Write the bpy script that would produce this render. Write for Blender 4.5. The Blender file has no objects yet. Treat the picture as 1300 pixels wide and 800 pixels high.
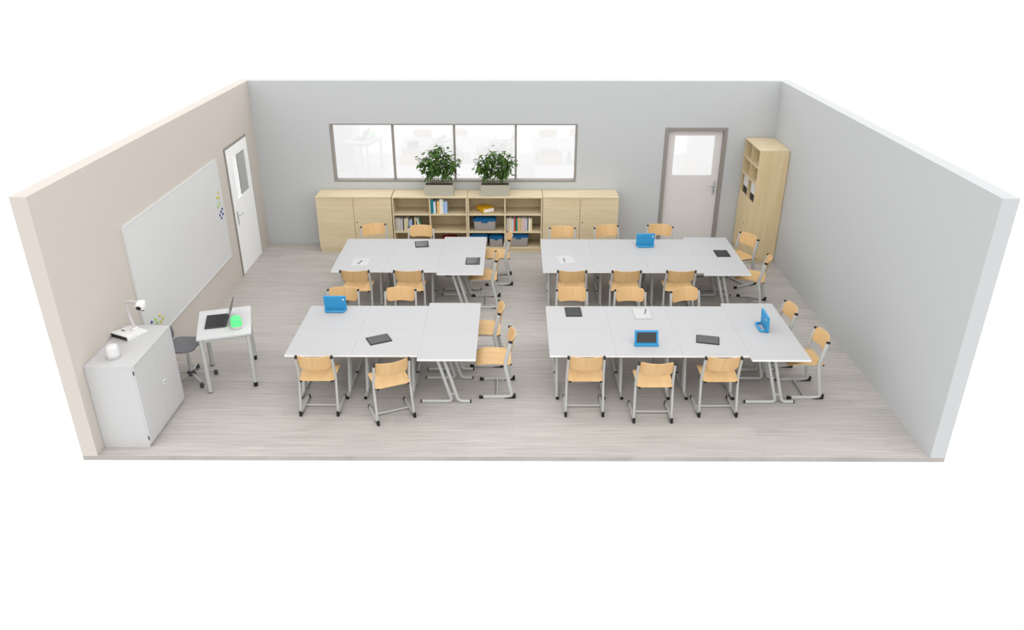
import bpy, bmesh, math, random
from mathutils import Vector, Matrix

C = bpy.context.scene.collection
PI = math.pi
R = math.radians

# ------------------------------------------------------------------ colours / materials
def lin(c):
    c = c / 255.0
    return c / 12.92 if c <= 0.04045 else ((c + 0.055) / 1.055) ** 2.4

def rgb(r, g, b):
    return (lin(r), lin(g), lin(b), 1.0)

def mat_plain(name, col, rough=0.5, metal=0.0, spec=0.4, var=0.02, scale=8.0):
    m = bpy.data.materials.new(name); m.use_nodes = True
    nt = m.node_tree; b = nt.nodes['Principled BSDF']
    tc = nt.nodes.new('ShaderNodeTexCoord'); nz = nt.nodes.new('ShaderNodeTexNoise')
    nz.inputs['Scale'].default_value = scale; nz.inputs['Detail'].default_value = 3
    mx = nt.nodes.new('ShaderNodeMix'); mx.data_type = 'RGBA'
    nt.links.new(tc.outputs['Object'], nz.inputs['Vector'])
    nt.links.new(nz.outputs['Fac'], mx.inputs['Factor'])
    mx.inputs['A'].default_value = tuple(min(1, x * (1 - var)) for x in col[:3]) + (1,)
    mx.inputs['B'].default_value = tuple(min(1, x * (1 + var)) for x in col[:3]) + (1,)
    nt.links.new(mx.outputs['Result'], b.inputs['Base Color'])
    b.inputs['Roughness'].default_value = rough
    b.inputs['Metallic'].default_value = metal
    b.inputs['Specular IOR Level'].default_value = spec
    return m

def mat_wood(name, c1, c2, scale, rough=0.45, spec=0.25, fine=1.0):
    """grain runs along the axis with the smallest scale"""
    m = bpy.data.materials.new(name); m.use_nodes = True
    nt = m.node_tree; b = nt.nodes['Principled BSDF']
    tc = nt.nodes.new('ShaderNodeTexCoord'); mp = nt.nodes.new('ShaderNodeMapping')
    mp.inputs['Scale'].default_value = scale
    nz = nt.nodes.new('ShaderNodeTexNoise'); nz.inputs['Scale'].default_value = 1.0
    nz.inputs['Detail'].default_value = 5; nz.inputs['Roughness'].default_value = 0.6
    nz.inputs['Distortion'].default_value = 0.6
    rp = nt.nodes.new('ShaderNodeValToRGB')
    rp.color_ramp.elements[0].position = 0.32; rp.color_ramp.elements[0].color = c1
    rp.color_ramp.elements[1].position = 0.68; rp.color_ramp.elements[1].color = c2
    nt.links.new(tc.outputs['Object'], mp.inputs['Vector'])
    nt.links.new(mp.outputs['Vector'], nz.inputs['Vector'])
    nt.links.new(nz.outputs['Fac'], rp.inputs['Fac'])
    nt.links.new(rp.outputs['Color'], b.inputs['Base Color'])
    b.inputs['Roughness'].default_value = rough
    b.inputs['Specular IOR Level'].default_value = spec
    return m

def mat_floor():
    m = bpy.data.materials.new('laminate_floor'); m.use_nodes = True
    nt = m.node_tree; N = nt.nodes; L = nt.links; b = N['Principled BSDF']
    tc = N.new('ShaderNodeTexCoord')
    br = N.new('ShaderNodeTexBrick')
    br.inputs['Scale'].default_value = 1.0
    br.inputs['Brick Width'].default_value = 2.6; br.inputs['Row Height'].default_value = 0.19
    br.inputs['Mortar Size'].default_value = 0.0016; br.inputs['Mortar Smooth'].default_value = 0.3
    br.inputs['Color1'].default_value = (0.93, 0.93, 0.93, 1); br.inputs['Color2'].default_value = (1.04, 1.035, 1.03, 1)
    br.inputs['Mortar'].default_value = (0.86, 0.86, 0.86, 1)
    L.new(tc.outputs['Object'], br.inputs['Vector'])
    mp = N.new('ShaderNodeMapping'); mp.inputs['Scale'].default_value = (1.6, 34, 1)
    L.new(tc.outputs['Object'], mp.inputs['Vector'])
    nz = N.new('ShaderNodeTexNoise'); nz.inputs['Scale'].default_value = 1.0
    nz.inputs['Detail'].default_value = 6; nz.inputs['Roughness'].default_value = 0.62; nz.inputs['Distortion'].default_value = 0.5
    L.new(mp.outputs['Vector'], nz.inputs['Vector'])
    rp = N.new('ShaderNodeValToRGB')
    rp.color_ramp.elements[0].position = 0.3; rp.color_ramp.elements[0].color = FLOOR_A
    rp.color_ramp.elements[1].position = 0.7; rp.color_ramp.elements[1].color = FLOOR_B
    L.new(nz.outputs['Fac'], rp.inputs['Fac'])
    mx = N.new('ShaderNodeMix'); mx.data_type = 'RGBA'; mx.blend_type = 'MULTIPLY'
    mx.inputs['Factor'].default_value = 1.0
    L.new(rp.outputs['Color'], mx.inputs['A']); L.new(br.outputs['Color'], mx.inputs['B'])
    L.new(mx.outputs['Result'], b.inputs['Base Color'])
    b.inputs['Roughness'].default_value = 0.55; b.inputs['Specular IOR Level'].default_value = 0.2
    return m

def mat_glass(name, tint=0.985, refl=0.085):
    m = bpy.data.materials.new(name); m.use_nodes = True
    nt = m.node_tree; nt.nodes.remove(nt.nodes['Principled BSDF'])
    out = nt.nodes['Material Output']
    tr = nt.nodes.new('ShaderNodeBsdfTransparent'); tr.inputs['Color'].default_value = (tint, tint, tint, 1)
    gl = nt.nodes.new('ShaderNodeBsdfGlossy'); gl.inputs['Roughness'].default_value = 0.0
    gl.inputs['Color'].default_value = (1, 1, 1, 1)
    mx = nt.nodes.new('ShaderNodeMixShader'); mx.inputs['Fac'].default_value = refl
    nt.links.new(tr.outputs[0], mx.inputs[1]); nt.links.new(gl.outputs[0], mx.inputs[2])
    nt.links.new(mx.outputs[0], out.inputs['Surface'])
    return m

def mat_emit(name, col, strength, base):
    m = mat_plain(name, base, 0.4)
    b = m.node_tree.nodes['Principled BSDF']
    b.inputs['Emission Color'].default_value = col
    b.inputs['Emission Strength'].default_value = strength
    return m

FLOOR_A = rgb(164, 159, 155); FLOOR_B = rgb(188, 183, 178)
M = {}
M['floor'] = mat_floor()
M['slab'] = mat_plain('slab_edge', rgb(200, 194, 190), 0.7)
M['beige'] = mat_plain('beige_paint', rgb(196, 189, 181), 0.85, spec=0.1, var=0.01)
M['grey'] = mat_plain('pale_blue_grey_paint', rgb(187, 189, 190), 0.85, spec=0.1, var=0.01)
M['edge'] = mat_plain('bright_rim_white', rgb(232, 232, 232), 0.4, spec=0.2, var=0.004)  # lighter than the tabletop so the edges come out bright
M['desk_white'] = mat_plain('white_desk_laminate', rgb(200, 200, 200), 0.5, spec=0.15, var=0.005)
M['white'] = mat_plain('white_laminate', rgb(179, 179, 180), 0.5, spec=0.15, var=0.005)
M['white_cab'] = mat_plain('white_cupboard_laminate', rgb(191, 191, 191), 0.5, spec=0.2, var=0.005)
M['board'] = mat_plain('whiteboard_enamel', rgb(208, 209, 209), 0.35, spec=0.2, var=0.006)
M['alu'] = mat_plain('pale_aluminium', rgb(215, 216, 216), 0.4, 0.1)
M['tube'] = mat_plain('light_grey_powder_coat', rgb(180, 181, 178), 0.35, spec=0.4)
M['black'] = mat_plain('black_plastic', rgb(26, 25, 25), 0.5)
M['dark'] = mat_plain('dark_grey_plastic', rgb(70, 70, 72), 0.5)
M['seat_grey'] = mat_plain('grey_seat_shell', rgb(112, 112, 116), 0.5)
M['chrome'] = mat_plain('brushed_metal', rgb(196, 198, 198), 0.3, 0.55)
M['beech'] = mat_wood('beech_plywood', rgb(204, 166, 116), rgb(213, 179, 130), (16, 2.0, 2.0), 0.4, 0.25)
M['maple_h'] = mat_wood('maple_horizontal', rgb(204, 187, 152), rgb(214, 199, 168), (1.0, 10, 16), 0.5, 0.15)
M['maple_v'] = mat_wood('maple_vertical', rgb(205, 184, 143), rgb(216, 197, 159), (14, 14, 1.0), 0.5, 0.15)
M['taupe'] = mat_plain('taupe_grey_frame', rgb(141, 136, 130), 0.5, spec=0.25)
M['leaf_grey'] = mat_plain('light_grey_door', rgb(212, 208, 206), 0.55, spec=0.2, var=0.006)
M['leaf_white'] = mat_plain('white_door', rgb(241, 242, 242), 0.55, spec=0.2, var=0.006)
M['glass'] = mat_glass('window_glass')
M['dglass'] = mat_plain('opaque_grey_pane', rgb(168, 169, 167), 0.35, spec=0.3)
M['wglass'] = mat_plain('white_frosted_glass', rgb(244, 244, 243), 0.4, spec=0.3)
M['screen'] = mat_plain('black_glass_screen', rgb(34, 34, 35), 0.18, spec=0.5)
M['case'] = mat_plain('charcoal_tablet_case', rgb(40, 40, 41), 0.5, spec=0.3)
M['blue'] = mat_plain('blue_foam', rgb(52, 143, 193), 0.5, spec=0.25)
M['lid'] = mat_plain('blue_bin_lid', rgb(8, 88, 134), 0.4, spec=0.3)
M['bin'] = mat_plain('frosted_grey_bin', rgb(156, 150, 147), 0.4, spec=0.3)
M['planter'] = mat_plain('warm_grey_planter', rgb(174, 171, 156), 0.6, spec=0.2)
M['soil'] = mat_plain('dark_soil', rgb(62, 52, 44), 0.9, var=0.3, scale=60)
M['leafA'] = mat_plain('green_foliage', rgb(72, 100, 44), 0.5, spec=0.25, var=0.55, scale=14)
M['stem'] = mat_plain('brown_green_stem', rgb(84, 84, 52), 0.7)
M['sheet'] = mat_plain('drawing_paper', rgb(190, 190, 190), 0.7, spec=0.1)
M['paper'] = mat_plain('white_paper', rgb(232, 232, 230), 0.7, spec=0.1)
M['pen'] = mat_plain('dark_grey_pen', rgb(62, 62, 64), 0.4)
M['yellow'] = mat_plain('yellow_cover', rgb(226, 172, 20), 0.5)
M['mag_y'] = mat_plain('yellow_magnet', rgb(200, 190, 40), 0.4)
M['mag_g'] = mat_plain('green_magnet', rgb(150, 200, 52), 0.4)
M['mag_b'] = mat_plain('blue_magnet', rgb(28, 48, 132), 0.4)
M['white_shell'] = mat_plain('white_plastic_shell', rgb(222, 222, 220), 0.4, spec=0.2)
M['shade_white'] = mat_plain('white_translucent_shade', rgb(212, 212, 212), 0.5)
M['shade_green'] = mat_emit('glowing_green_shade', (0.11, 0.95, 0.27, 1), 1.0, (0.05, 0.25, 0.1, 1))
M['device'] = mat_plain('grey_device_base', rgb(196, 192, 192), 0.6)
BOOKCOL = {}
def book_mat(c):
    if c not in BOOKCOL:
        BOOKCOL[c] = mat_plain('book_cover', rgb(*c), 0.55, spec=0.2)
    return BOOKCOL[c]

# ------------------------------------------------------------------ mesh builder
class MB:
    def __init__(self):
        self.bm = bmesh.new()
    def box(self, x0, x1, y0, y1, z0, z1, bev=0.0, seg=1, mtx=None):
        bm = self.bm
        vs = [bm.verts.new((x, y, z)) for x in (x0, x1) for y in (y0, y1) for z in (z0, z1)]
        idx = [(0, 1, 3, 2), (4, 6, 7, 5), (0, 4, 5, 1), (2, 3, 7, 6), (0, 2, 6, 4), (1, 5, 7, 3)]
        fs = [bm.faces.new([vs[i] for i in f]) for f in idx]
        if bev > 0:
            es = list({e for f in fs for e in f.edges})
            r = bmesh.ops.bevel(bm, geom=es, offset=bev, segments=seg, profile=0.5, affect='EDGES')
            vs = list({v for f in fs if f.is_valid for v in f.verts} | {v for f in r['faces'] for v in f.verts})
        if mtx is not None:
            for v in vs:
                v.co = mtx @ v.co
        return vs
    def prism(self, pts, h0, h1, axis='z', bev=0.0, seg=2):
        """extrude a 2-D outline; axis z: (x,y), x: (y,z), y: (x,z)"""
        bm = self.bm
        def P(p, h):
            return {'z': (p[0], p[1], h), 'x': (h, p[0], p[1]), 'y': (p[0], h, p[1])}[axis]
        a = [bm.verts.new(P(p, h0)) for p in pts]; b = [bm.verts.new(P(p, h1)) for p in pts]
        n = len(pts)
        fa = bm.faces.new(a); fb = bm.faces.new(b)
        for i in range(n):
            bm.faces.new((a[i], a[(i + 1) % n], b[(i + 1) % n], b[i]))
        if bev > 0:
            es = list({e for f in (fa, fb) for e in f.edges})
            bmesh.ops.bevel(bm, geom=es, offset=bev, segments=seg, profile=0.5, affect='EDGES')
    def tube(self, pts, ra, rb=None, side=(1, 0, 0), n=10, fillet=0.0, fs=5, sq=1.0):
        """sweep an ellipse: ra along 'side', rb across it; corners rounded by fillet"""
        rb = rb or ra
        pts = [Vector(p) for p in pts]
        if fillet > 0 and len(pts) > 2:
            out = [pts[0]]
            for i in range(1, len(pts) - 1):
                p, a, b = pts[i], pts[i - 1], pts[i + 1]
                f = min(fillet, (a - p).length * 0.45, (b - p).length * 0.45)
                s = p + (a - p).normalized() * f; e = p + (b - p).normalized() * f
                for k in range(fs + 1):
                    t = k / fs
                    out.append(s * (1 - t) ** 2 + p * 2 * t * (1 - t) + e * t * t)
            out.append(pts[-1]); pts = out
        side = Vector(side); rings = []
        for i, p in enumerate(pts):
            t = (pts[min(i + 1, len(pts) - 1)] - pts[max(i - 1, 0)]).normalized()
            s = (side - t * side.dot(t))
            if s.length < 1e-4:
                s = t.orthogonal()
            s.normalize(); u = t.cross(s)
            ring = []
            for k in range(n):
                a = 2 * PI * k / n + PI / n
                ca, sa = math.cos(a), math.sin(a)
                ca = math.copysign(abs(ca) ** sq, ca); sa = math.copysign(abs(sa) ** sq, sa)
                ring.append(self.bm.verts.new(p + s * ra * ca + u * rb * sa))
            rings.append(ring)
        for a, b in zip(rings, rings[1:]):
            for k in range(n):
                self.bm.faces.new((a[k], a[(k + 1) % n], b[(k + 1) % n], b[k]))
        self.bm.faces.new(rings[0][::-1]); self.bm.faces.new(rings[-1])
    def lathe(self, prof, n=20, c=(0, 0, 0), mtx=None, sq=1.0, sx=1.0, sy=1.0):
        rings = []; c = Vector(c)
        for r, z in prof:
            ring = []
            for k in range(n):
                a = 2 * PI * k / n
                ca, sa = math.cos(a), math.sin(a)
                ca = math.copysign(abs(ca) ** sq, ca); sa = math.copysign(abs(sa) ** sq, sa)
                v = Vector((r * sx * ca, r * sy * sa, z))
                if mtx is not None: v = mtx @ v
                ring.append(self.bm.verts.new(c + v))
            rings.append(ring)
        for a, b in zip(rings, rings[1:]):
            for k in range(n):
                self.bm.faces.new((a[k], a[(k + 1) % n], b[(k + 1) % n], b[k]))
        self.bm.faces.new(rings[0][::-1]); self.bm.faces.new(rings[-1])
    def sheet(self, rows, thick):
        """rows: grid of points; thick: offset vector giving the sheet its thickness"""
        off = Vector(thick); bm = self.bm
        A = [[bm.verts.new(Vector(p)) for p in r] for r in rows]
        B = [[bm.verts.new(Vector(p) + off) for p in r] for r in rows]
        nr, nc = len(rows), len(rows[0])
        for i in range(nr - 1):
            for j in range(nc - 1):
                bm.faces.new((A[i][j], A[i][j + 1], A[i + 1][j + 1], A[i + 1][j]))
                bm.faces.new((B[i][j], B[i + 1][j], B[i + 1][j + 1], B[i][j + 1]))
        bd = [(0, j) for j in range(nc)] + [(i, nc - 1) for i in range(1, nr)] + \
             [(nr - 1, j) for j in range(nc - 2, -1, -1)] + [(i, 0) for i in range(nr - 2, 0, -1)]
        for k in range(len(bd)):
            i, j = bd[k]; p, q = bd[(k + 1) % len(bd)]
            bm.faces.new((A[i][j], B[i][j], B[p][q], A[p][q]))
    def quad(self, a, b, c, d):
        self.bm.faces.new([self.bm.verts.new(p) for p in (a, b, c, d)])
    def build(self, name, mat, parent=None, smooth=None, loc=None, rotz=0.0):
        bm = self.bm
        bmesh.ops.recalc_face_normals(bm, faces=bm.faces)
        me = bpy.data.meshes.new(name); bm.to_mesh(me); bm.free()
        me.materials.append(M[mat] if isinstance(mat, str) else mat)
        if smooth:
            for p in me.polygons: p.use_smooth = True
            me.set_sharp_from_angle(angle=R(smooth))
        o = bpy.data.objects.new(name, me); C.objects.link(o)
        if parent is not None: o.parent = parent
        if loc is not None: o.location = loc
        if rotz: o.rotation_euler = (0, 0, rotz)
        return o

def tag(o, label=None, cat=None, group=None, kind=None):
    if label: o['label'] = label
    if cat: o['category'] = cat
    if group: o['group'] = group
    if kind: o['kind'] = kind
    return o

def thing(name, label, cat, loc=(0, 0, 0), rotz=0.0, group=None, kind=None):
    o = bpy.data.objects.new(name, None); C.objects.link(o)
    o.empty_display_size = 0.1
    o.location = loc; o.rotation_euler = (0, 0, rotz)
    return tag(o, label, cat, group, kind)

KIDS = {}
def note_children():
    KIDS.clear()
    for o in bpy.data.objects:
        if o.parent: KIDS.setdefault(o.parent.name, []).append(o)

def dup(root, loc, rotz, label, group=None):
    r = root.copy(); C.objects.link(r); r.location = loc; r.rotation_euler = (0, 0, rotz)
    r['label'] = label
    if group: r['group'] = group
    for ch in KIDS.get(root.name, []):
        c = ch.copy(); C.objects.link(c); c.parent = r
        for g in KIDS.get(ch.name, []):
            d = g.copy(); C.objects.link(d); d.parent = c
    return r

# ------------------------------------------------------------------ room shell
XL, XR, YF, T, H = -4.267, 4.268, -6.270, 0.153, 2.75

f = MB(); f.box(XL - T, XR + T, YF, T, -0.05, 0.0)
tag(f.build('floor', 'floor'), 'pale grey oak plank floor slab of the cutaway classroom', 'floor', kind='structure')

def wall(name, mat, label, along, a0, a1, t0, t1, z0, z1, holes=()):
    """solid wall with rectangular holes (a0,a1,z0,z1); along = 'x' or 'y'"""
    mb = MB()
    A = sorted({a0, a1} | {h[0] for h in holes} | {h[1] for h in holes})
    Z = sorted({z0, z1} | {h[2] for h in holes} | {h[3] for h in holes})
    def solid(i, k):
        if not (0 <= i < len(A) - 1 and 0 <= k < len(Z) - 1): return False
        ca, cz = (A[i] + A[i + 1]) / 2, (Z[k] + Z[k + 1]) / 2
        return not any(h[0] < ca < h[1] and h[2] < cz < h[3] for h in holes)
    def P(a, t, z):
        return (a, t, z) if along == 'x' else (t, a, z)
    for i in range(len(A) - 1):
        for k in range(len(Z) - 1):
            if not solid(i, k): continue
            p, q, r, s = A[i], A[i + 1], Z[k], Z[k + 1]
            for t in (t0, t1): mb.quad(P(p, t, r), P(q, t, r), P(q, t, s), P(p, t, s))
            if not solid(i - 1, k): mb.quad(P(p, t0, r), P(p, t1, r), P(p, t1, s), P(p, t0, s))
            if not solid(i + 1, k): mb.quad(P(q, t0, r), P(q, t1, r), P(q, t1, s), P(q, t0, s))
            if not solid(i, k - 1): mb.quad(P(p, t0, r), P(q, t0, r), P(q, t1, r), P(p, t1, r))
            if not solid(i, k + 1): mb.quad(P(p, t0, s), P(q, t0, s), P(q, t1, s), P(p, t1, s))
    bmesh.ops.remove_doubles(mb.bm, verts=mb.bm.verts, dist=1e-5)
    return tag(mb.build(name, mat), label, 'wall', kind='structure')

WX0, WX1, WZ0, WZ1 = -3.029, 1.043, 1.097, 2.072        # window opening
DX0, DX1, DZ1 = 2.478, 3.500, 2.015                     # back door opening
LY0, LY1, LZ1 = -1.500, -0.452, 2.012                   # left door opening
wall('wall_back', 'grey', 'pale blue-grey back wall with the long window and a door', 'x', XL, XR, 0.0, T, 0.0, H,
     ((WX0, WX1, WZ0, WZ1), (DX0, DX1, 0.0, DZ1)))
wall('wall_left', 'beige', 'beige left wall carrying the whiteboard', 'y', YF, T, XL - T, XL, 0.0, H, ((LY0, LY1, 0.0, LZ1),))
wall('wall_right', 'grey', 'pale blue-grey right wall without openings', 'y', YF, T, XR, XR + T, 0.0, H)

# window: four panes in a slim taupe frame
w = thing('window_1', 'long four-pane window in the back wall above the low cabinets', 'window', (0, 0.03, WZ0), kind='structure')
zt = WZ1 - WZ0
b = MB()
b.box(WX0, WX0 + 0.035, -0.032, 0.10, 0, zt); b.box(WX1 - 0.03, WX1, -0.032, 0.10, 0, zt)
b.box(WX0 + 0.035, WX1 - 0.03, -0.032, 0.10, 0, 0.03); b.box(WX0 + 0.035, WX1 - 0.03, -0.032, 0.10, zt - 0.022, zt)
b.build('window_frame', 'taupe', w)
xs = [WX0 + 0.035, -2.003, -0.988, 0.028, WX1 - 0.03]
for x in xs[1:4]:
    b = MB(); b.box(x - 0.017, x + 0.017, 0.0, 0.075, 0.03, zt - 0.022, 0.003); b.build('mullion', 'taupe', w)
for i in range(4):
    b = MB(); l = xs[i] + (0.017 if i else 0); r = xs[i + 1] - (0.017 if i < 3 else 0)
    b.box(l, r, 0.034, 0.040, 0.03, zt - 0.022); b.build('pane', 'glass', w)

# back door
d = thing('door_2', 'light grey door with a square glass light in the back wall', 'door', (0, 0, 0), kind='structure')
b = MB()
for (x0, x1, z0, z1) in ((DX0, DX0 + 0.062, 0, DZ1), (DX1 - 0.055, DX1, 0, DZ1), (DX0 + 0.062, DX1 - 0.055, DZ1 - 0.05, DZ1)):
    b.box(x0, x1, -0.014, 0.13, z0, z1, 0.003)
b.build('door_frame', 'taupe', d)
px0, px1, pz0, pz1 = 2.66, 3.325, 1.205, 1.87
lx0, lx1, lz1 = DX0 + 0.064, DX1 - 0.057, DZ1 - 0.052
b = MB()
for (x0, x1, z0, z1) in ((lx0, px0, 0.006, lz1), (px1, lx1, 0.006, lz1), (px0, px1, 0.006, pz0), (px0, px1, pz1, lz1)):
    b.box(x0, x1, 0.055, 0.095, z0, z1)
leaf = b.build('door_leaf', 'leaf_grey', d)
b = MB(); b.box(px0, px1, 0.068, 0.076, pz0, pz1); b.build('glass_pane', 'glass', leaf)
b = MB(); b.box(3.365, 3.405, 0.043, 0.0545, 0.88, 1.10, 0.004)
hd = b.build('handle_plate', 'chrome', leaf)
b = MB(); b.tube([(3.385, 0.043, 1.04), (3.385, 0.0, 1.04), (3.27, 0.0, 1.04)], 0.010, n=8, side=(0, 0, 1), fillet=0.02)
b.build('door_handle', 'chrome', leaf, smooth=40)
b = MB(); b.lathe([(0.009, 0), (0.009, 0.006)], 10, (3.385, 0.043, 0.945), Matrix.Rotation(R(90), 3, 'X'))
b.build('lock_cylinder', 'dark', leaf)

# left door (leaf slightly proud of the wall)
d = thing('door_1', 'white door with a narrow two-tone glass light in the left wall', 'door', (XL, 0, 0), kind='structure')
b = MB()
b.box(-0.10, 0.014, LY0, LY0 + 0.045, 0, LZ1, 0.003); b.box(-0.10, 0.006, LY1 - 0.03, LY1, 0, LZ1, 0.002)
b.box(-0.10, 0.014, LY0 + 0.045, LY1 - 0.03, LZ1 - 0.035, LZ1, 0.003)
b.build('door_frame', 'taupe', d)
ly0, ly1, lz = LY0 + 0.047, LY1 - 0.032, LZ1 - 0.037
gy0, gy1, gz0, gz1 = -1.215, -0.635, 1.175, 1.815
b = MB()
for (y0, y1, z0, z1) in ((ly0, gy0, 0.006, lz), (gy1, ly1, 0.006, lz), (gy0, gy1, 0.006, gz0), (gy0, gy1, gz1, lz)):
    b.box(-0.030, 0.012, y0, y1, z0, z1)
leaf = b.build('door_leaf', 'leaf_white', d)
b = MB(); b.box(-0.008, 0.000, gy0, -0.985, gz0, gz1); b.build('clear_strip', 'glass', leaf)
b = MB(); b.box(-0.008, 0.000, -0.985, gy1, gz0, gz1); b.build('glass_pane', 'dglass', leaf)  # opaque grey pane beside the clear strip, one flat colour
b = MB(); b.box(0.0125, 0.021, -1.375, -1.335, 0.80, 1.02, 0.004); b.build('handle_plate', 'chrome', leaf)
b = MB(); b.tube([(0.021, -1.355, 0.955), (0.062, -1.355, 0.955), (0.062, -1.235, 0.955)], 0.009, n=8, side=(0, 0, 1), fillet=0.02)
b.build('door_handle', 'chrome', leaf, smooth=40)

# ------------------------------------------------------------------ whiteboard and magnets
wb = thing('whiteboard', 'large frameless-looking whiteboard mounted on the beige left wall', 'whiteboard', (XL, -3.35, 0.485))
y0, y1, z1 = -4.824 + 3.35, -1.872 + 3.35, 1.967 - 0.485
b = MB(); b.box(0.001, 0.020, y0 + 0.012, y1 - 0.012, 0.012, z1 - 0.012); b.build('writing_surface', 'board', wb)
b = MB()
b.box(0.001, 0.026, y0, y0 + 0.012, 0, z1); b.box(0.001, 0.026, y1 - 0.012, y1, 0, z1)
b.box(0.001, 0.026, y0 + 0.012, y1 - 0.012, 0, 0.012); b.box(0.001, 0.026, y0 + 0.012, y1 - 0.012, z1 - 0.012, z1)
b.build('board_frame', 'alu', wb)
mags = [(-4.65, .735, 'b', 'lone dark blue magnet at the bottom left of the whiteboard, behind the desk camera'),
        (-4.551, .726, 'g', 'green magnet low on the whiteboard, next to the lone blue one'),
        (-4.525, .668, 'g', 'green magnet low on the whiteboard, just above the white cupboard edge'),
        (-4.425, .719, 'y', 'topmost yellow magnet of the three low on the whiteboard'),
        (-4.361, .654, 'y', 'right hand yellow magnet of the three low on the whiteboard'),
        (-4.44, .640, 'y', 'bottom yellow magnet of the three low on the whiteboard'),
        (-2.01, 1.511, 'y', 'single top yellow magnet in the cluster near the door'),
        (-2.076, 1.456, 'y', 'left one of the two side by side yellow magnets near the door'),
        (-2.007, 1.434, 'y', 'right one of the two side by side yellow magnets near the door'),
        (-2.091, 1.330, 'g', 'lower green magnet in the cluster near the door'),
        (-2.025, 1.355, 'g', 'upper green magnet in the cluster near the door'),
        (-1.954, 1.250, 'b', 'topmost dark blue magnet in the cluster near the door'),
        (-2.015, 1.225, 'b', 'second dark blue magnet from the top in the cluster near the door'),
        (-2.072, 1.190, 'b', 'leftmost dark blue magnet in the cluster near the door'),
        (-1.955, 1.172, 'b', 'rightmost dark blue magnet in the cluster near the door'),
        (-2.026, 1.135, 'b', 'bottom dark blue magnet in the cluster near the door')]
for (y, z, c, lab) in mags:
    b = MB()
    b.lathe([(0.0185, 0.0), (0.0185, 0.006), (0.016, 0.0095)], 14, (0, 0, 0), Matrix.Rotation(R(90), 3, 'Y'))
    o = b.build('magnet', 'mag_' + c, smooth=40, loc=(XL + 0.0205, y, z))
    tag(o, lab, 'magnet', 'round magnets on the whiteboard')

# ------------------------------------------------------------------ student tables
TW, TD, TZ = 0.739, 0.647, 0.62
def make_table(label):
    t = thing('student_table', label, 'table', group='white student tables')
    b = MB(); b.box(-TW / 2, TW / 2, -TD / 2, TD / 2, TZ - 0.024, TZ, 0.0, 1); top = b.build('tabletop', 'white', t)
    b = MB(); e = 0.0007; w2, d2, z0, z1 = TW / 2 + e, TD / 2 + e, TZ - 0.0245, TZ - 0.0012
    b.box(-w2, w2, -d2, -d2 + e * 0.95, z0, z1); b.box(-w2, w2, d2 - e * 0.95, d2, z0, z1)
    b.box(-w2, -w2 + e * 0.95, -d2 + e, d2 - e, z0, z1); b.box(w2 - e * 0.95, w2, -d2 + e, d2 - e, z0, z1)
    b.build('bright_rim', 'edge', top)  # added thin rim, edge brightness put into its colour
    r = 0.019
    for s in (-1, 1):
        x = s * 0.268
        b = MB()
        zr = TZ - 0.024 - 0.016
        b.box(x - 0.018, x + 0.018, -0.20, 0.25, zr, TZ - 0.0245, 0.002)        # top rail
        b.tube([(x, -0.243, r), (x, -0.112, r), (x, 0.043, zr + 0.004)], r, side=(1, 0, 0), fillet=0.05)
        b.tube([(x, 0.303, r), (x, -0.040, r), (x, 0.117, zr + 0.004)], r, side=(1, 0, 0), fillet=0.05)
        b.tube([(x, -0.085, 0.115), (x, -0.020, 0.115)], 0.009, n=8)
        leg = b.build('leg', 'tube', t, smooth=50)
        for (ya, yb) in ((-0.258, -0.2435), (0.3035, 0.318)):
            c = MB(); c.tube([(x, ya, r), (x, yb, r)], r * 1.02, n=10); c.build('end_cap', 'black', leg, smooth=50)
        c = MB(); c.lathe([(0.012, 0), (0.013, 0.006), (0.010, 0.018)], 10, (x + r * 0.98, 0.013, 0.50), Matrix.Rotation(R(90), 3, 'Y'))
        c.build('bag_hook', 'black', leg, smooth=40)
    b = MB(); b.box(-0.249, 0.249, 0.20, 0.225, 0.565, 0.594, 0.003); b.build('crossbar', 'tube', t)
    # wire book tray under the top
    b = MB(); q = 0.0035; zt_ = 0.545
    b.tube([(-0.205, 0.10, TZ - 0.024), (-0.205, 0.10, zt_), (-0.205, -0.22, zt_), (-0.205, -0.22, TZ - 0.024)], q, n=6, fillet=0.01)
    b.tube([(0.205, 0.10, TZ - 0.024), (0.205, 0.10, zt_), (0.205, -0.22, zt_), (0.205, -0.22, TZ - 0.024)], q, n=6, fillet=0.01)
    for k in range(7):
        y = -0.215 + k * 0.05
        b.tube([(-0.205, y, zt_), (0.205, y, zt_)], q * (1.2 if k in (0, 6) else 0.7), n=6, side=(0, 1, 0))
    b.build('book_tray', 'tube', t)
    return t

table0 = make_table('x'); note_children()
used = [False]
def place_table(x, y, rz, label):
    if not used[0]:
        used[0] = True
        table0.location = (x, y, 0); table0.rotation_euler = (0, 0, rz); table0['label'] = label
        return table0
    return dup(table0, (x, y, 0), rz, label)

def island(x0, ncol, yc, name, near, far, side, seamgap=0.003):
    for i in range(ncol):
        x = x0 + (TW + seamgap) * i + TW / 2
        place_table(x, yc - TD / 2 - 0.0012, 0, near[i])
        place_table(x, yc + TD / 2 + 0.0012, PI, far[i])
    xe = x0 + (TW + seamgap) * ncol + TD / 2
    place_table(xe, yc - TW / 2 - 0.0012, R(90), side[0])
    place_table(xe, yc + TW / 2 + 0.0012, R(90), side[1])

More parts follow.
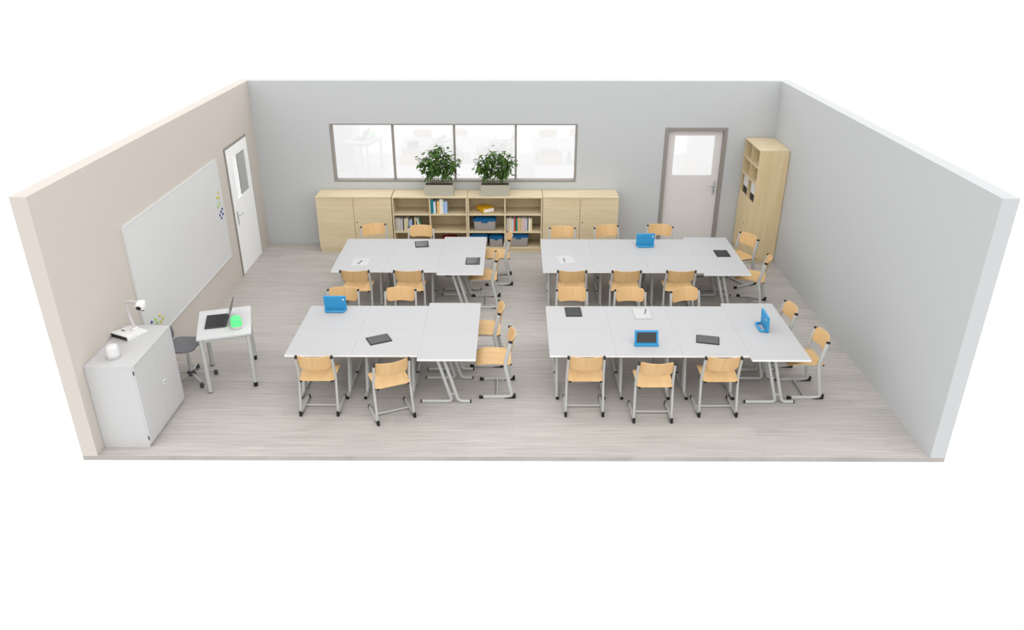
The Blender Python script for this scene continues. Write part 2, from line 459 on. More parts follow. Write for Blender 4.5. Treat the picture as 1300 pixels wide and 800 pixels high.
N_ = 'white student table '
island(-2.547, 2, -4.583, 'front left',
       [N_ + 'at the near left corner of the front left table group', N_ + 'under the tilted black tablet in the front left group'],
       [N_ + 'under the blue tablet case in the front left group', N_ + 'with a bare top in the far middle of the front left group'],
       [N_ + 'turned sideways at the near right end of the front left group', N_ + 'turned sideways at the far right end of the front left group'])
island(0.405, 3, -4.581, 'front right',
       [N_ + 'at the near left corner of the front right table group', N_ + 'under the blue-framed tablet facing the camera',
        N_ + 'under the tilted black tablet of the front right group'],
       [N_ + 'under the black tablet at the far left of the front right group', N_ + 'under the notepad of the front right group',
        N_ + 'with a bare top in the far row of the front right group'],
       [N_ + 'turned sideways at the near right end of the front right group', N_ + 'turned sideways under the upright blue tablet seen edge-on'])
island(-2.552, 2, -2.133, 'back left',
       [N_ + 'under the paper sheet of the back left table group', N_ + 'with a bare top in the near row of the back left group'],
       [N_ + 'at the far left corner of the back left table group', N_ + 'under the grey-screened tablet near the bookcases'],
       [N_ + 'turned sideways under the grey-screened tablet of the back left group', N_ + 'turned sideways at the far right end of the back left group'])
island(0.409, 3, -2.137, 'back right',
       [N_ + 'under the paper sheet of the back right table group', N_ + 'in the near row middle of the back right group',
        N_ + 'third from the left in the back right near row'],
       [N_ + 'at the far left corner of the back right table group', N_ + 'in the far row middle of the back right group',
        N_ + 'under the blue tablet case of the back right group'],
       [N_ + 'turned sideways at the near right end of the back right group', N_ + 'turned sideways under the black tablet of the back right group'])

# ------------------------------------------------------------------ school chairs
def corner_w(s, lo, hi, hw, r_lo, r_hi):
    """half width of a rounded rectangle at position s"""
    if s < lo + r_lo:
        dd = lo + r_lo - s; return hw - r_lo + math.sqrt(max(0, r_lo * r_lo - dd * dd))
    if s > hi - r_hi:
        dd = s - (hi - r_hi); return hw - r_hi + math.sqrt(max(0, r_hi * r_hi - dd * dd))
    return hw

def samples(lo, hi, r_lo, r_hi, n=8, k=6):
    out = [lo + r_lo * (1 - math.cos(PI / 2 * i / k)) for i in range(k)]
    out += [lo + r_lo + (hi - lo - r_lo - r_hi) * i / n for i in range(n + 1)]
    out += [hi - r_hi + r_hi * math.sin(PI / 2 * i / k) for i in range(1, k + 1)]
    return out

def make_chair(label):
    t = thing('school_chair', label, 'chair', group='beech plywood school chairs')
    # seat shell
    lo, hi = 0.034, 0.440
    rows = []
    for y in samples(lo, hi, 0.045, 0.075):
        wv = max(0.012, corner_w(y, lo, hi, 0.198, 0.045, 0.075))
        v = (y - lo) / (hi - lo)
        row = []
        for i in range(13):
            u = -1 + 2 * i / 12
            x = u * wv
            z = 0.455 - 0.012 * (1 - (x / 0.198) ** 2) * math.sin(PI * min(1, v * 1.1))
            z -= 0.035 * max(0, (v - 0.72) / 0.28) ** 2
            z -= 0.016 * max(0, (0.45 - v) / 0.45)
            row.append((x, y, z))
        rows.append(row)
    b = MB(); b.sheet(rows, (0, 0, -0.010)); b.build('seat', 'beech', t, smooth=50)
    # backrest shell, bowed towards the rear
    lo, hi = 0.572, 0.745
    rows = []
    for z in samples(lo, hi, 0.055, 0.03, 5):
        wv = max(0.02, corner_w(z, lo, hi, 0.180, 0.055, 0.03))
        if z < 0.66: wv = min(wv, 0.180 - 0.10 * max(0, 0.66 - z - 0.02))
        yb = 0.105 - 0.065 * (z - 0.44) / 0.285
        row = []
        for i in range(15):
            u = -1 + 2 * i / 14; x = u * wv
            row.append((x, yb - 0.004 - 0.055 * (1 - (x / 0.180) ** 2), z))
        rows.append(row)
    b = MB(); b.sheet(rows, (0, 0.011, 0)); b.build('backrest', 'beech', t, smooth=50)
    # side frames: runner, upright and seat rail of flat oval tube
    for s in (-1, 1):
        xb, xm, xt = s * 0.207, s * 0.201, s * 0.193
        rx, rz = 0.0135, 0.0225
        b = MB()
        b.tube([(xb, 0.385, 0.0205), (xb, 0.022, 0.0205), (xm, 0.105, 0.437), (xt, 0.041, 0.722)], rx, rz, (1, 0, 0), 10, 0.055, 5, 0.75)
        b.tube([(xm, 0.105, 0.428), (s * 0.165, 0.13, 0.424), (s * 0.165, 0.38, 0.418)], 0.011, 0.011, (1, 0, 0), 10, 0.02)
        fr = b.build('side_frame', 'tube', t, smooth=50)
        c = MB(); c.box(xb - 0.0135, xb + 0.0135, 0.352, 0.405, 0.0, 0.041, 0.004); c.build('foot_cap', 'black', fr)
        c = MB(); c.prism([(0.115, 0.0), (-0.018, 0.0), (-0.018, 0.060), (-0.004, 0.062), (0.030, 0.020), (0.115, 0.012)],
                          xb - 0.0135, xb + 0.0135, 'x', 0.003, 1); c.build('heel_cap', 'black', fr)
        c = MB(); c.tube([(xt, 0.043, 0.712), (xt, 0.0385, 0.732)], rx * 1.12, rz * 1.05, (1, 0, 0), 10, sq=0.75); c.build('top_cap', 'black', fr, smooth=50)
        c = MB(); c.box(s * 0.168 - 0.012, s * 0.168 + 0.012, 0.028, 0.052, 0.414, 0.434, 0.003); c.build('seat_stop', 'black', fr)
    b = MB(); b.tube([(-0.198, 0.195, 0.022), (0.198, 0.195, 0.022)], 0.012, n=10, side=(0, 1, 0)); b.build('stretcher', 'tube', t, smooth=50)
    b = MB()
    for y in (0.16, 0.36):
        b.tube([(-0.17, y, 0.419), (0.17, y, 0.419)], 0.009, n=8, side=(0, 1, 0))
    b.build('seat_bearer', 'tube', t, smooth=50)
    return t

chair0 = make_chair('x'); note_children()
cused = [False]
def place_chair(mx, my, rot, label, yoff=0.041):
    a = R(rot)
    x, y = mx + math.sin(a) * yoff, my - math.cos(a) * yoff
    if not cused[0]:
        cused[0] = True
        chair0.location = (x, y, 0); chair0.rotation_euler = (0, 0, a); chair0['label'] = label
        return
    dup(chair0, (x, y, 0), a, label)

K = 'beech school chair '
chairs = [
    # front left group
    (-2.156, -5.469, 0, K + 'square to the table at the near left of the front left group'),
    (-1.300, -5.576, 23.8, K + 'swung at an angle on the near side of the front left group'),
    (-2.193, -3.672, 180, K + 'behind the blue tablet case of the front left group'),
    (-1.456, -3.670, 180, K + 'behind the front left tables, second one, right of the blue tablet case'),
    (-0.172, -4.192, 90, K + 'farther of the two at the right end of the front left tables'),
    (-0.036, -4.919, 91, K + 'nearer of the two at the right end of the front left tables'),
    # front right group
    (0.789, -5.469, 0, K + 'leftmost of three on the near side of the front right group'),
    (1.529, -5.592, 0, K + 'pulled furthest out, in front of the blue-framed tablet'),
    (2.268, -5.472, 0.5, K + 'rightmost of three on the near side of the front right group'),
    (0.750, -3.672, 180, K + 'leftmost of three on the far side of the front right group'),
    (1.497, -3.675, 178.5, K + 'middle of three behind the front right tables, opposite the notepad'),
    (2.198, -3.671, 195, K + 'slightly turned, rightmost on the far side of the front right group'),
    (3.398, -4.180, 90.7, K + 'at the right end table, behind the blue case seen edge-on'),
    (3.517, -4.921, 90.6, K + 'at the near right corner of the front right tables'),
    # back left group
    (-2.162, -3.048, 0, K + 'in front of the paper sheet on the back left tables'),
    (-1.432, -3.046, 0, K + 'in front of the bare table of the back left group'),
    (-2.214, -1.168, 201, K + 'turned at an angle in front of the left wooden cabinet'),
    (-1.452, -1.240, 178.5, K + 'standing square between the back left tables and the left bookcase'),
    (-0.080, -1.640, 93, K + 'beside the back left tables, nearest the blue-lidded bins'),
    (-0.249, -2.478, 91, K + 'at the right end of the back left tables, beside the grey tablet'),
    # back right group
    (0.793, -3.038, 0, K + 'leftmost of three on the near side of the back right group'),
    (1.534, -3.039, 0, K + 'middle of three on the near side of the back right group'),
    (2.276, -3.036, 0, K + 'rightmost of three on the near side of the back right group'),
    (0.757, -1.271, 180, K + 'square on, in front of the left door of the right wooden cabinet'),
    (1.447, -1.219, 195, K + 'slightly turned, in front of the right door of the right wooden cabinet'),
    (2.300, -1.176, 168.5, K + 'in front of the grey back door'),
    (3.578, -1.625, 116.2, K + 'in front of the tall cabinet, turned towards the camera'),
    (3.576, -2.569, 68.9, K + 'at the right end of the back right tables, turned away'),
]
for (mx, my, rot, lab) in chairs:
    place_chair(mx, my, rot, lab)

# ------------------------------------------------------------------ things on the student tables
TG = 'tablets lying on the student tables'
def make_tablet(label):
    t = thing('tablet', label, 'tablet', group=TG)
    b = MB(); b.box(-0.13, 0.13, -0.10, 0.10, 0.0, 0.010, 0.003, 2); b.build('case', 'case', t)
    b = MB(); b.box(-0.118, 0.118, -0.088, 0.088, 0.0101, 0.0112); b.build('screen', 'screen', t)
    return t
tab0 = make_tablet('black tablet lying square at the far left of the front right group'); note_children()
tab0.location = (0.741, -4.111, TZ); tab0.rotation_euler = (0, 0, R(91))
for (x, y, a, lab) in [(-1.393, -1.727, 99, 'grey-looking tablet lying near the far edge of the back left group'),
                       (-0.587, -2.414, 90, 'grey-looking tablet on the sideways end table of the back left group'),
                       (3.060, -2.095, 90, 'black tablet on the sideways end table of the back right group'),
                       (-1.552, -4.862, 26, 'black tablet lying askew on the front left group'),
                       (2.240, -4.855, -13, 'black tablet lying askew on the near row of the front right group')]:
    dup(tab0, (x, y, TZ), R(a), lab)

def make_blue(label):
    """blue foam case standing upright, screen towards +Y, grip foot towards -Y"""
    t = thing('tablet_stand_case', label, 'tablet', group='tablets standing in blue foam cases')
    b = MB(); lean = Matrix.Translation((0, 0, 0.004)) @ Matrix.Rotation(R(4), 4, 'X')
    hw, hh = 0.136, 0.192
    for (x0, x1, z0, z1, y0, y1) in ((-hw, hw, 0.0, hh, -0.013, -0.002), (-hw, hw, 0.0, 0.024, -0.002, 0.016), (-hw, hw, hh - 0.022, hh, -0.002, 0.014),
                                     (-hw, -hw + 0.022, 0.024, hh - 0.022, -0.002, 0.014), (hw - 0.022, hw, 0.024, hh - 0.022, -0.002, 0.014)):
        b.box(x0, x1, y0, y1, z0, z1, 0.0015, 1, lean)
    b.box(-hw + 0.02, hw - 0.02, -0.018, -0.0125, hh - 0.045, hh - 0.030, 0.002, 1, lean)
    b.build('case', 'blue', t)
    b = MB(); b.box(-hw + 0.0225, hw - 0.0225, -0.0015, 0.006, 0.0245, hh - 0.0225, 0, 1, lean); b.build('screen', 'screen', t)
    b = MB()       # folded grip handle used as a foot
    b.tube([(-0.112, -0.020, 0.014), (-0.112, -0.078, 0.014), (0.112, -0.078, 0.014), (0.112, -0.020, 0.014)], 0.014, 0.014, (0, 0, 1), 10, 0.03, 5)
    b.build('handle', 'blue', t, smooth=50)
    b = MB(); b.box(0.096, 0.116, -0.0205, -0.0181, hh - 0.046, hh - 0.029, 0.003, 1, lean); b.build('camera_hole', 'paper', t)
    return t
bl0 = make_blue('blue tablet case seen from behind on the front left group'); note_children()
bl0.location = (-2.212, -4.062, TZ); bl0.rotation_euler = (0, 0, 0)
dup(bl0, (1.975, -1.768, TZ), R(4), 'blue tablet case seen from behind on the back right group')
dup(bl0, (2.985, -4.540, TZ), R(-91), 'blue tablet case seen edge-on on the right end of the front right group')
# the one facing the camera leans back further
fb = thing('tablet_stand_case', 'blue-framed tablet leaning back with its black screen facing the camera', 'tablet', (1.512, -4.985, TZ), R(180), 'tablets standing in blue foam cases')
b = MB(); lean = Matrix.Translation((0, 0, 0.004)) @ Matrix.Rotation(R(20), 4, 'X')
hw, hh = 0.134, 0.168
for (x0, x1, z0, z1, y0, y1) in ((-hw, hw, 0.0, hh, -0.013, -0.002), (-hw, hw, hh - 0.022, hh, -0.002, 0.010),
                                 (-hw, -hw + 0.022, 0.028, hh - 0.022, -0.002, 0.010), (hw - 0.022, hw, 0.028, hh - 0.022, -0.002, 0.010)):
    b.box(x0, x1, y0, y1, z0, z1, 0.0015, 1, lean)
b.box(-hw - 0.004, hw + 0.004, -0.004, 0.036, 0.0, 0.028, 0.006, 2)
b.build('case', 'blue', fb)
b = MB(); b.box(-hw + 0.0225, hw - 0.0225, -0.0015, 0.004, 0.0285, hh - 0.0225, 0, 1, lean); b.build('screen', 'screen', fb)
b = MB(); b.tube([(-0.10, -0.02, 0.014), (-0.10, -0.11, 0.012), (0.10, -0.11, 0.012), (0.10, -0.02, 0.014)], 0.012, 0.012, (0, 0, 1), 10, 0.03, 5)
b.build('handle', 'blue', fb, smooth=50)

def sheet(x, y, a, lab, w=0.235, l=0.30, h=0.003):
    b = MB(); b.box(-w / 2, w / 2, -l / 2, l / 2, 0, h)
    tag(b.build('paper_sheet', 'sheet', loc=(x, y, TZ), rotz=R(a)), lab, 'paper', 'papers on the student tables')
sheet(-2.19, -2.455, 0, 'white paper sheet on the back left group')
sheet(0.745, -2.345, 12, 'slightly turned white paper sheet on the back right group')
n = thing('notepad', 'white notepad with a dark lower edge on the front right group', 'notepad', (1.585, -4.165, TZ), 0)
b = MB(); b.box(-0.105, 0.105, -0.135, 0.135, 0.0, 0.012, 0.001); b.build('pages', 'sheet', n)
b = MB(); b.box(-0.105, 0.105, -0.139, -0.1355, 0.0, 0.012, 0.001); b.build('binding', 'device', n)
def pen(x, y, z, a, lab):
    p = thing('pen', lab, 'pen', (x, y, z), R(a), 'dark pens on the papers')
    b = MB(); b.tube([(0, -0.055, 0.005), (0, 0.075, 0.005)], 0.005, n=8); b.build('barrel', 'pen', p, smooth=50)
    b = MB(); b.lathe([(0.005, 0), (0.001, 0.016)], 8, (0, -0.055, 0.005), Matrix.Rotation(R(90), 3, 'X')); b.build('tip', 'dark', p, smooth=50)
    b = MB(); b.box(-0.0015, 0.0015, 0.03, 0.072, 0.0095, 0.012); b.build('clip', 'pen', p)
pen(-2.20, -2.48, TZ + 0.003, -17, 'dark pen lying diagonally on the paper of the back left group')
pen(0.726, -2.385, TZ + 0.003, 3, 'dark pen on the paper of the back right group')
pen(1.629, -4.125, TZ + 0.012, -14, 'dark pen on the notepad of the front right group')

# ------------------------------------------------------------------ low wooden storage along the back wall
YB, YFc, HC = -0.012, -0.432, 0.968
def cabinet(x0, x1, label):
    w = x1 - x0
    t = thing('wooden_cabinet', label, 'cabinet', (x0, YFc, 0), group='low two-door wooden cabinets')
    D_ = YB - YFc
    b = MB()
    b.box(0, 0.019, 0.019, D_, 0.055, HC - 0.025); b.box(w - 0.019, w, 0.019, D_, 0.055, HC - 0.025)
    b.box(0.019, w - 0.019, D_ - 0.01, D_, 0.055, HC - 0.025)
    b.box(0, w, 0.0, D_, 0.055, 0.080, 0.001)
    b.build('carcass', 'maple_h', t)
    b = MB(); b.box(0.0, w, -0.004, D_, HC - 0.025, HC, 0.002); b.build('top_panel', 'maple_h', t)
    b = MB(); b.box(0.01, w - 0.01, 0.012, D_, 0.0, 0.055); b.build('plinth', 'maple_h', t)
    m = w * 0.495
    for i, (a, c) in enumerate(((0.001, m - 0.0025), (m + 0.0025, w - 0.001))):
        b = MB(); b.box(a, c, 0.0, 0.0185, 0.083, HC - 0.028, 0.001)
        dr = b.build('door', 'maple_h', t)
        if i == 1:
            b = MB(); b.lathe([(0.011, 0), (0.011, 0.004), (0.008, 0.006)], 12, (a + 0.04, -0.0002, 0.53), Matrix.Rotation(R(90), 3, 'X'))
            b.build('lock', 'dark', dr, smooth=40)
def bookcase(x0, x1, label):
    w = x1 - x0; D_ = YB - YFc
    t = thing('open_bookcase', label, 'bookcase', (x0, YFc, 0), group='low open bookcases')
    b = MB()
    b.box(0, 0.022, 0.0, D_, 0.055, HC - 0.025, 0.001); b.box(w - 0.022, w, 0.0, D_, 0.055, HC - 0.025, 0.001)
    b.box(0.022, w - 0.022, D_ - 0.012, D_, 0.08, HC - 0.025)
    b.box(0.022, w - 0.022, 0.0, D_ - 0.012, 0.055, 0.080, 0.001)
    b.build('carcass', 'maple_h', t)
    b = MB(); b.box(0.0, w, -0.004, D_, HC - 0.025, HC, 0.002); b.build('top_panel', 'maple_h', t)
    b = MB(); b.box(0.01, w - 0.01, 0.012, D_, 0.0, 0.055); b.build('plinth', 'maple_h', t)
    m = w / 2
    b = MB(); b.box(m - 0.011, m + 0.011, 0.002, D_ - 0.012, 0.080, HC - 0.025, 0.001); b.build('divider', 'maple_h', t)
    for z in (0.340, 0.645):
        for a, c in ((0.022, m - 0.011), (m + 0.011, w - 0.022)):
            b = MB(); b.box(a, c, 0.003, D_ - 0.012, z, z + 0.024, 0.001); b.build('shelf', 'maple_h', t)
cabinet(-3.275, -2.028, 'low maple cabinet with two doors, left end of the row by the window')
bookcase(-2.014, -0.774, 'open maple bookcase with two rows of books, left of the pair')
bookcase(-0.768, 0.470, 'open maple bookcase holding the blue-lidded bins, right of the pair')
cabinet(0.478, 1.729, 'low maple cabinet with two doors, right end of the row by the window')

# books ------------------------------------------------------------
def book(x, y, z, th, hh, dd, col, label, group, lean=0.0):
    """upright book, spine towards -Y"""
    t = thing('book', label, 'book', (x, y, z), 0, group)
    t.rotation_euler = (0, lean, 0)
    b = MB()
    b.box(0, 0.002, 0.002, dd, 0, hh); b.box(th - 0.002, th, 0.002, dd, 0, hh); b.box(0, th, 0, 0.0025, 0, hh, 0.0006)
    b.build('cover', book_mat(col), t)
    b = MB(); b.box(0.0021, th - 0.0021, 0.003, dd - 0.004, 0.003, hh - 0.004); b.build('pages', 'paper', t)

S0, S1, S2 = 0.0805, 0.3645, 0.6695
def books(x, y, z, specs, group):
    for (th, hh, col, lab) in specs:
        if col is not None:
            book(x, y, z, th - 0.001, hh, 0.17, col, lab, group)
        x += th
BY = YFc + 0.03
G1 = 'books on the top shelf of the left bookcase'
books(-1.380, BY, S2, [
    (0.047, 0.240, (36, 128, 142), 'tall teal book on the top shelf, against the divider'),
    (0.038, 0.200, (206, 214, 226), 'thin pale blue-white book right of the teal book'),
    (0.018, 0.0, None, ''),
    (0.046, 0.212, (222, 186, 124), 'tan book in the middle of the top shelf row'),
    (0.056, 0.246, (226, 222, 206), 'tall cream book left of the two pale blue ones'),
    (0.034, 0.205, (150, 178, 214), 'pale blue book right of the tall cream one on the top shelf'),
    (0.034, 0.205, (164, 190, 222), 'last pale blue book at the right end of the top shelf row')], G1)
G2 = 'books on the middle shelf of the left bookcase'
books(-1.985, BY, S1, [
    (0.042, 0.215, (182, 178, 168), 'greyish book at the left end of the middle shelf, left bookcase'),
    (0.042, 0.215, (196, 188, 178), 'second greyish book from the left end, left bookcase middle shelf'),
    (0.042, 0.205, (186, 184, 184), 'third greyish book from the left end, left bookcase middle shelf'),
    (0.020, 0.0, None, ''),
    (0.044, 0.210, (214, 200, 164), 'beige book right of three greyish books'),
    (0.030, 0.222, (198, 190, 160), 'tall thin khaki book left of the small blue one'),
    (0.010, 0.0, None, ''),
    (0.052, 0.185, (152, 174, 216), 'short blue book on the middle shelf, left bookcase'),
    (0.036, 0.0, None, ''),
    (0.030, 0.225, (200, 180, 132), 'tan book left of the leaning books')], G2)
book(-1.583, BY, S1, 0.022, 0.225, 0.17, (226, 230, 220), 'white book leaning over on the middle shelf, left bookcase', G2, lean=R(-13))
book(-1.5585, BY, S1, 0.024, 0.222, 0.17, (96, 142, 110), 'green book leaning on the middle shelf, left bookcase', G2, lean=R(-13))
G3 = 'books on the middle shelf of the right bookcase'
books(-0.130, BY, S1, [
    (0.052, 0.215, (186, 178, 164), 'grey-beige book at the left end of the right bookcase row'),
    (0.040, 0.228, (214, 198, 168), 'tall beige book, second from the left in the right bookcase row'),
    (0.034, 0.208, (190, 204, 218), 'pale blue book left of the orange-red one'),
    (0.028, 0.225, (204, 86, 54), 'orange-red book in the right bookcase row'),
    (0.010, 0.0, None, ''),
    (0.030, 0.210, (40, 136, 128), 'teal green book in the right bookcase row'),
    (0.034, 0.228, (220, 176, 130), 'orange-tan book right of the teal green one'),
    (0.026, 0.222, (196, 170, 126), 'thin brownish book in the right bookcase row'),
    (0.014, 0.218, (214, 196, 160), 'very thin cream book left of the pink one'),
    (0.054, 0.222, (206, 178, 180), 'thick dusty pink book in the right bookcase row'),
    (0.034, 0.215, (182, 188, 200), 'blue-grey book right of the pink one'),
    (0.018, 0.0, None, ''),
    (0.026, 0.222, (234, 228, 210), 'off-white book near the right end of the right bookcase row'),
    (0.034, 0.212, (220, 204, 164), 'cream book at the right end of the right bookcase row')], G3)

# yellow book lying on the top shelf, over a thin green one
a = R(28)
t = thing('book', 'thin green book lying under the thick yellow book', 'book', (-0.475, -0.255, S2), a)
b = MB(); b.box(-0.09, 0.09, -0.115, 0.115, 0, 0.012); b.build('cover', book_mat((120, 150, 50)), t)
t = thing('book', 'thick yellow book lying flat on the top shelf, right bookcase', 'book', (-0.480, -0.250, S2 + 0.0121), R(30))
b = MB(); b.box(-0.10, 0.10, -0.13, 0.13, 0.0, 0.003); b.box(-0.10, 0.10, -0.13, 0.13, 0.062, 0.065); b.box(-0.10, -0.096, -0.13, 0.13, 0.003, 0.062)
b.build('cover', 'yellow', t)
b = MB(); b.box(-0.0955, 0.094, -0.125, 0.125, 0.0035, 0.0615); b.build('pages', 'paper', t)

# storage bins
def bin_(cx, cy, z, w, d_, h_, label):
    t = thing('storage_bin', label, 'bin', (cx, cy, z), 0, 'grey plastic bins with blue lids')
    b = MB()
    hb = h_ - 0.055
    vs = []
    for (k, zz) in ((0.88, 0.0), (0.96, hb)):
        vs.append([b.bm.verts.new((sx * w / 2 * k, sy * d_ / 2 * k, zz)) for sx, sy in ((-1, -1), (1, -1), (1, 1), (-1, 1))])
    b.bm.faces.new(vs[0][::-1]); b.bm.faces.new(vs[1])
    for i in range(4): b.bm.faces.new((vs[0][i], vs[0][(i + 1) % 4], vs[1][(i + 1) % 4], vs[1][i]))
    bmesh.ops.bevel(b.bm, geom=list(b.bm.edges), offset=0.012, segments=2, profile=0.5, affect='EDGES')
    b.build('body', 'bin', t, smooth=40)
    b = MB(); b.box(-w / 2, w / 2, -d_ / 2, d_ / 2, hb - 0.014, hb + 0.022, 0.006, 2)
    b.box(-w * 0.42, w * 0.42, -d_ * 0.42, d_ * 0.42, hb + 0.022, h_ - 0.012, 0.006, 2)
    ld = b.build('lid', 'lid', t, smooth=40)
    b = MB(); b.box(-w * 0.14, w * 0.14, -d_ / 2 - 0.007, -d_ / 2 - 0.0003, hb - 0.034, hb + 0.008, 0.003); b.build('clasp', 'lid', ld)
bin_(-0.490, -0.265, S1, 0.385, 0.28, 0.238, 'blue-lidded bin on the middle shelf under the yellow book')
bin_(-0.300, -0.285, S0, 0.235, 0.25, 0.215, 'small blue-lidded bin on the bottom shelf, half hidden by the table')
bin_(-0.585, -0.265, S0, 0.300, 0.28, 0.235, 'blue-lidded bin on the bottom shelf mostly hidden behind the end table')
bin_(0.080, -0.265, S0, 0.335, 0.28, 0.235, 'blue-lidded bin on the bottom shelf under the row of books')
t = thing('document_box', 'red box on the bottom shelf of the left bookcase, peeking over the table', 'box', (-1.085, -0.30, S0), R(8))
b = MB(); b.box(-0.12, 0.12, -0.09, 0.09, 0, 0.120, 0.004); b.build('body', book_mat((150, 22, 26)), t)
b = MB(); b.box(-0.124, 0.124, -0.094, 0.094, 0.121, 0.150, 0.004); b.build('lid', book_mat((160, 24, 28)), t)

# planters with leafy plants
def plant(cx, seed, label, x0, x1, ztop):
    rnd = random.Random(seed)
    y0, y1, h_ = -0.395, -0.185, 0.185
    t = thing('potted_plant', label, 'plant', (cx, -0.29, HC), 0, 'leafy plants in grey planters')
    b = MB(); hx, hy = 0.236, 0.105; w_ = 0.010
    b.box(-hx, hx, -hy, -hy + w_, 0, h_, 0.001); b.box(-hx, hx, hy - w_, hy, 0, h_, 0.001)
    b.box(-hx, -hx + w_, -hy + w_, hy - w_, 0, h_); b.box(hx - w_, hx, -hy + w_, hy - w_, 0, h_)
    b.box(-hx + w_, hx - w_, -hy + w_, hy - w_, 0, 0.01)
    b.build('planter', 'planter', t)
    b = MB(); b.box(-hx + w_ + 0.0005, hx - w_ - 0.0005, -hy + w_ + 0.0005, hy - w_ - 0.0005, 0.011, h_ - 0.016); b.build('soil', 'soil', t)
    leaves = MB()
    top = ztop - HC
    xl_, xr_ = x0 - cx, x1 - cx
    for s in range(9):
        u = (s + 0.5) / 9
        bx = -0.15 + 0.30 * u + rnd.uniform(-0.015, 0.015)
        ex = xl_ + 0.06 + (xr_ - xl_ - 0.12) * u + rnd.uniform(-0.03, 0.03)
        arch = 1.04 - abs(u - 0.5) * 0.8
        ez = 0.22 + (top - 0.24) * min(1, arch * rnd.uniform(0.85, 1.05))
        by, ey = rnd.uniform(-0.04, 0.04), rnd.uniform(-0.12, 0.11)
        pts = []
        for k in range(7):
            q = k / 6
            pts.append(Vector((bx + (ex - bx) * q ** 1.35, by + (ey - by) * q ** 1.2, h_ - 0.018 + (ez - h_ + 0.018) * q ** 0.85)))
        b = MB(); b.tube(pts, 0.0045, n=6); b.build('stem', 'stem', t, smooth=60)
        for k in range(80):
            q = rnd.uniform(0.18, 1.0) ** 0.75
            i = min(5, int(q * 6)); fr = q * 6 - i
            p = pts[i].lerp(pts[i + 1], fr)
            off = Vector((rnd.gauss(0, 1), rnd.gauss(0, 1), rnd.gauss(0.1, 0.8))).normalized() * rnd.uniform(0.01, 0.10)
            p = p + off
            p.y = min(max(p.y, -0.17), 0.15)
            dr = Vector((off.x * 1.2 + rnd.uniform(-.03, .03), off.y * 1.2, off.z * 0.6 - 0.015 + rnd.uniform(-0.03, 0.02))).normalized()
            ln = rnd.uniform(0.055, 0.100); wd = ln * rnd.uniform(0.22, 0.32)
            sd = dr.cross(Vector((rnd.uniform(-.5, .5), rnd.uniform(-.5, .5), 1))).normalized()
            nn = sd.cross(dr).normalized()
            base, tip = p, p + dr * ln - Vector((0, 0, ln * 0.2))
            m1 = p + dr * ln * 0.35; m2 = p + dr * ln * 0.7 - Vector((0, 0, ln * 0.06))
            bm = leaves.bm
            v0 = bm.verts.new(base); v5 = bm.verts.new(tip)
            c1 = bm.verts.new(m1 - nn * wd * 0.22); c2 = bm.verts.new(m2 - nn * wd * 0.18)
            l1 = bm.verts.new(m1 + sd * wd); r1 = bm.verts.new(m1 - sd * wd)
            l2 = bm.verts.new(m2 + sd * wd * 0.75); r2 = bm.verts.new(m2 - sd * wd * 0.75)
            for fc in ((v0, c1, l1), (v0, r1, c1), (c1, c2, l2, l1), (c1, r1, r2, c2), (c2, v5, l2), (c2, r2, v5)):
                bm.faces.new(fc)
    leaves.build('foliage', 'leafA', t)
plant(-1.232, 3, 'bushy green plant in a grey planter on the left bookcase', -1.62, -0.89, 1.78)
plant(-0.312, 8, 'bushy green plant in a grey planter on the right bookcase', -0.69, 0.07, 1.76)

# ------------------------------------------------------------------ tall cabinet in the right back corner (opens to the left)
tx0, tx1, ty0, ty1, th_ = 3.805, 4.262, -0.885, -0.025, 1.856
t = thing('tall_cabinet', 'tall maple cabinet with open pigeonholes above doors in the back right corner', 'cabinet', (tx0, ty0, 0))
Wd, Dp = ty1 - ty0, tx1 - tx0
def tb(mb, x0, x1, y0, y1, z0, z1, bev=0.001): mb.box(x0, x1, y0, y1, z0, z1, bev)
b = MB()
tb(b, 0, Dp, 0, 0.022, 0.05, th_ - 0.024); tb(b, 0, Dp, Wd - 0.022, Wd, 0.05, th_ - 0.024)
tb(b, Dp - 0.012, Dp, 0.022, Wd - 0.022, 0.08, th_ - 0.024)
tb(b, 0, Dp - 0.012, 0.022, Wd - 0.022, 0.05, 0.075)
b.build('carcass', 'maple_v', t)
b = MB(); tb(b, -0.003, Dp, 0, Wd, th_ - 0.024, th_, 0.002); b.build('top_panel', 'maple_h', t)
b = MB(); tb(b, 0.012, Dp, 0.01, Wd - 0.01, 0, 0.05); b.build('plinth', 'maple_v', t)
ZS = (0.965, 1.290, 1.552)
for z in ZS:
    b = MB(); tb(b, 0.001, Dp - 0.012, 0.022, Wd - 0.022, z, z + 0.022); b.build('shelf', 'maple_h', t)
b = MB(); tb(b, 0.002, Dp - 0.012, Wd / 2 - 0.011, Wd / 2 + 0.011, ZS[0] + 0.022, ZS[1])
tb(b, 0.002, Dp - 0.012, Wd / 2 - 0.011, Wd / 2 + 0.011, ZS[1] + 0.022, ZS[2])
tb(b, 0.002, Dp - 0.012, Wd / 2 - 0.011, Wd / 2 + 0.011, ZS[2] + 0.022, th_ - 0.024)
b.build('divider', 'maple_v', t)
for i, (a, c) in enumerate(((0.0235, Wd / 2 - 0.0015), (Wd / 2 + 0.0015, Wd - 0.0235))):
    b = MB(); tb(b, 0.0005, 0.018, a, c, 0.0765, ZS[0] - 0.0015); dr = b.build('door', 'maple_v', t)
    if i == 0:
        b = MB(); b.lathe([(0.011, 0), (0.011, 0.004), (0.008, 0.006)], 12, (0.0003, c - 0.035, 0.55), Matrix.Rotation(R(-90), 3, 'Y'))
        b.build('lock', 'dark', dr, smooth=40)
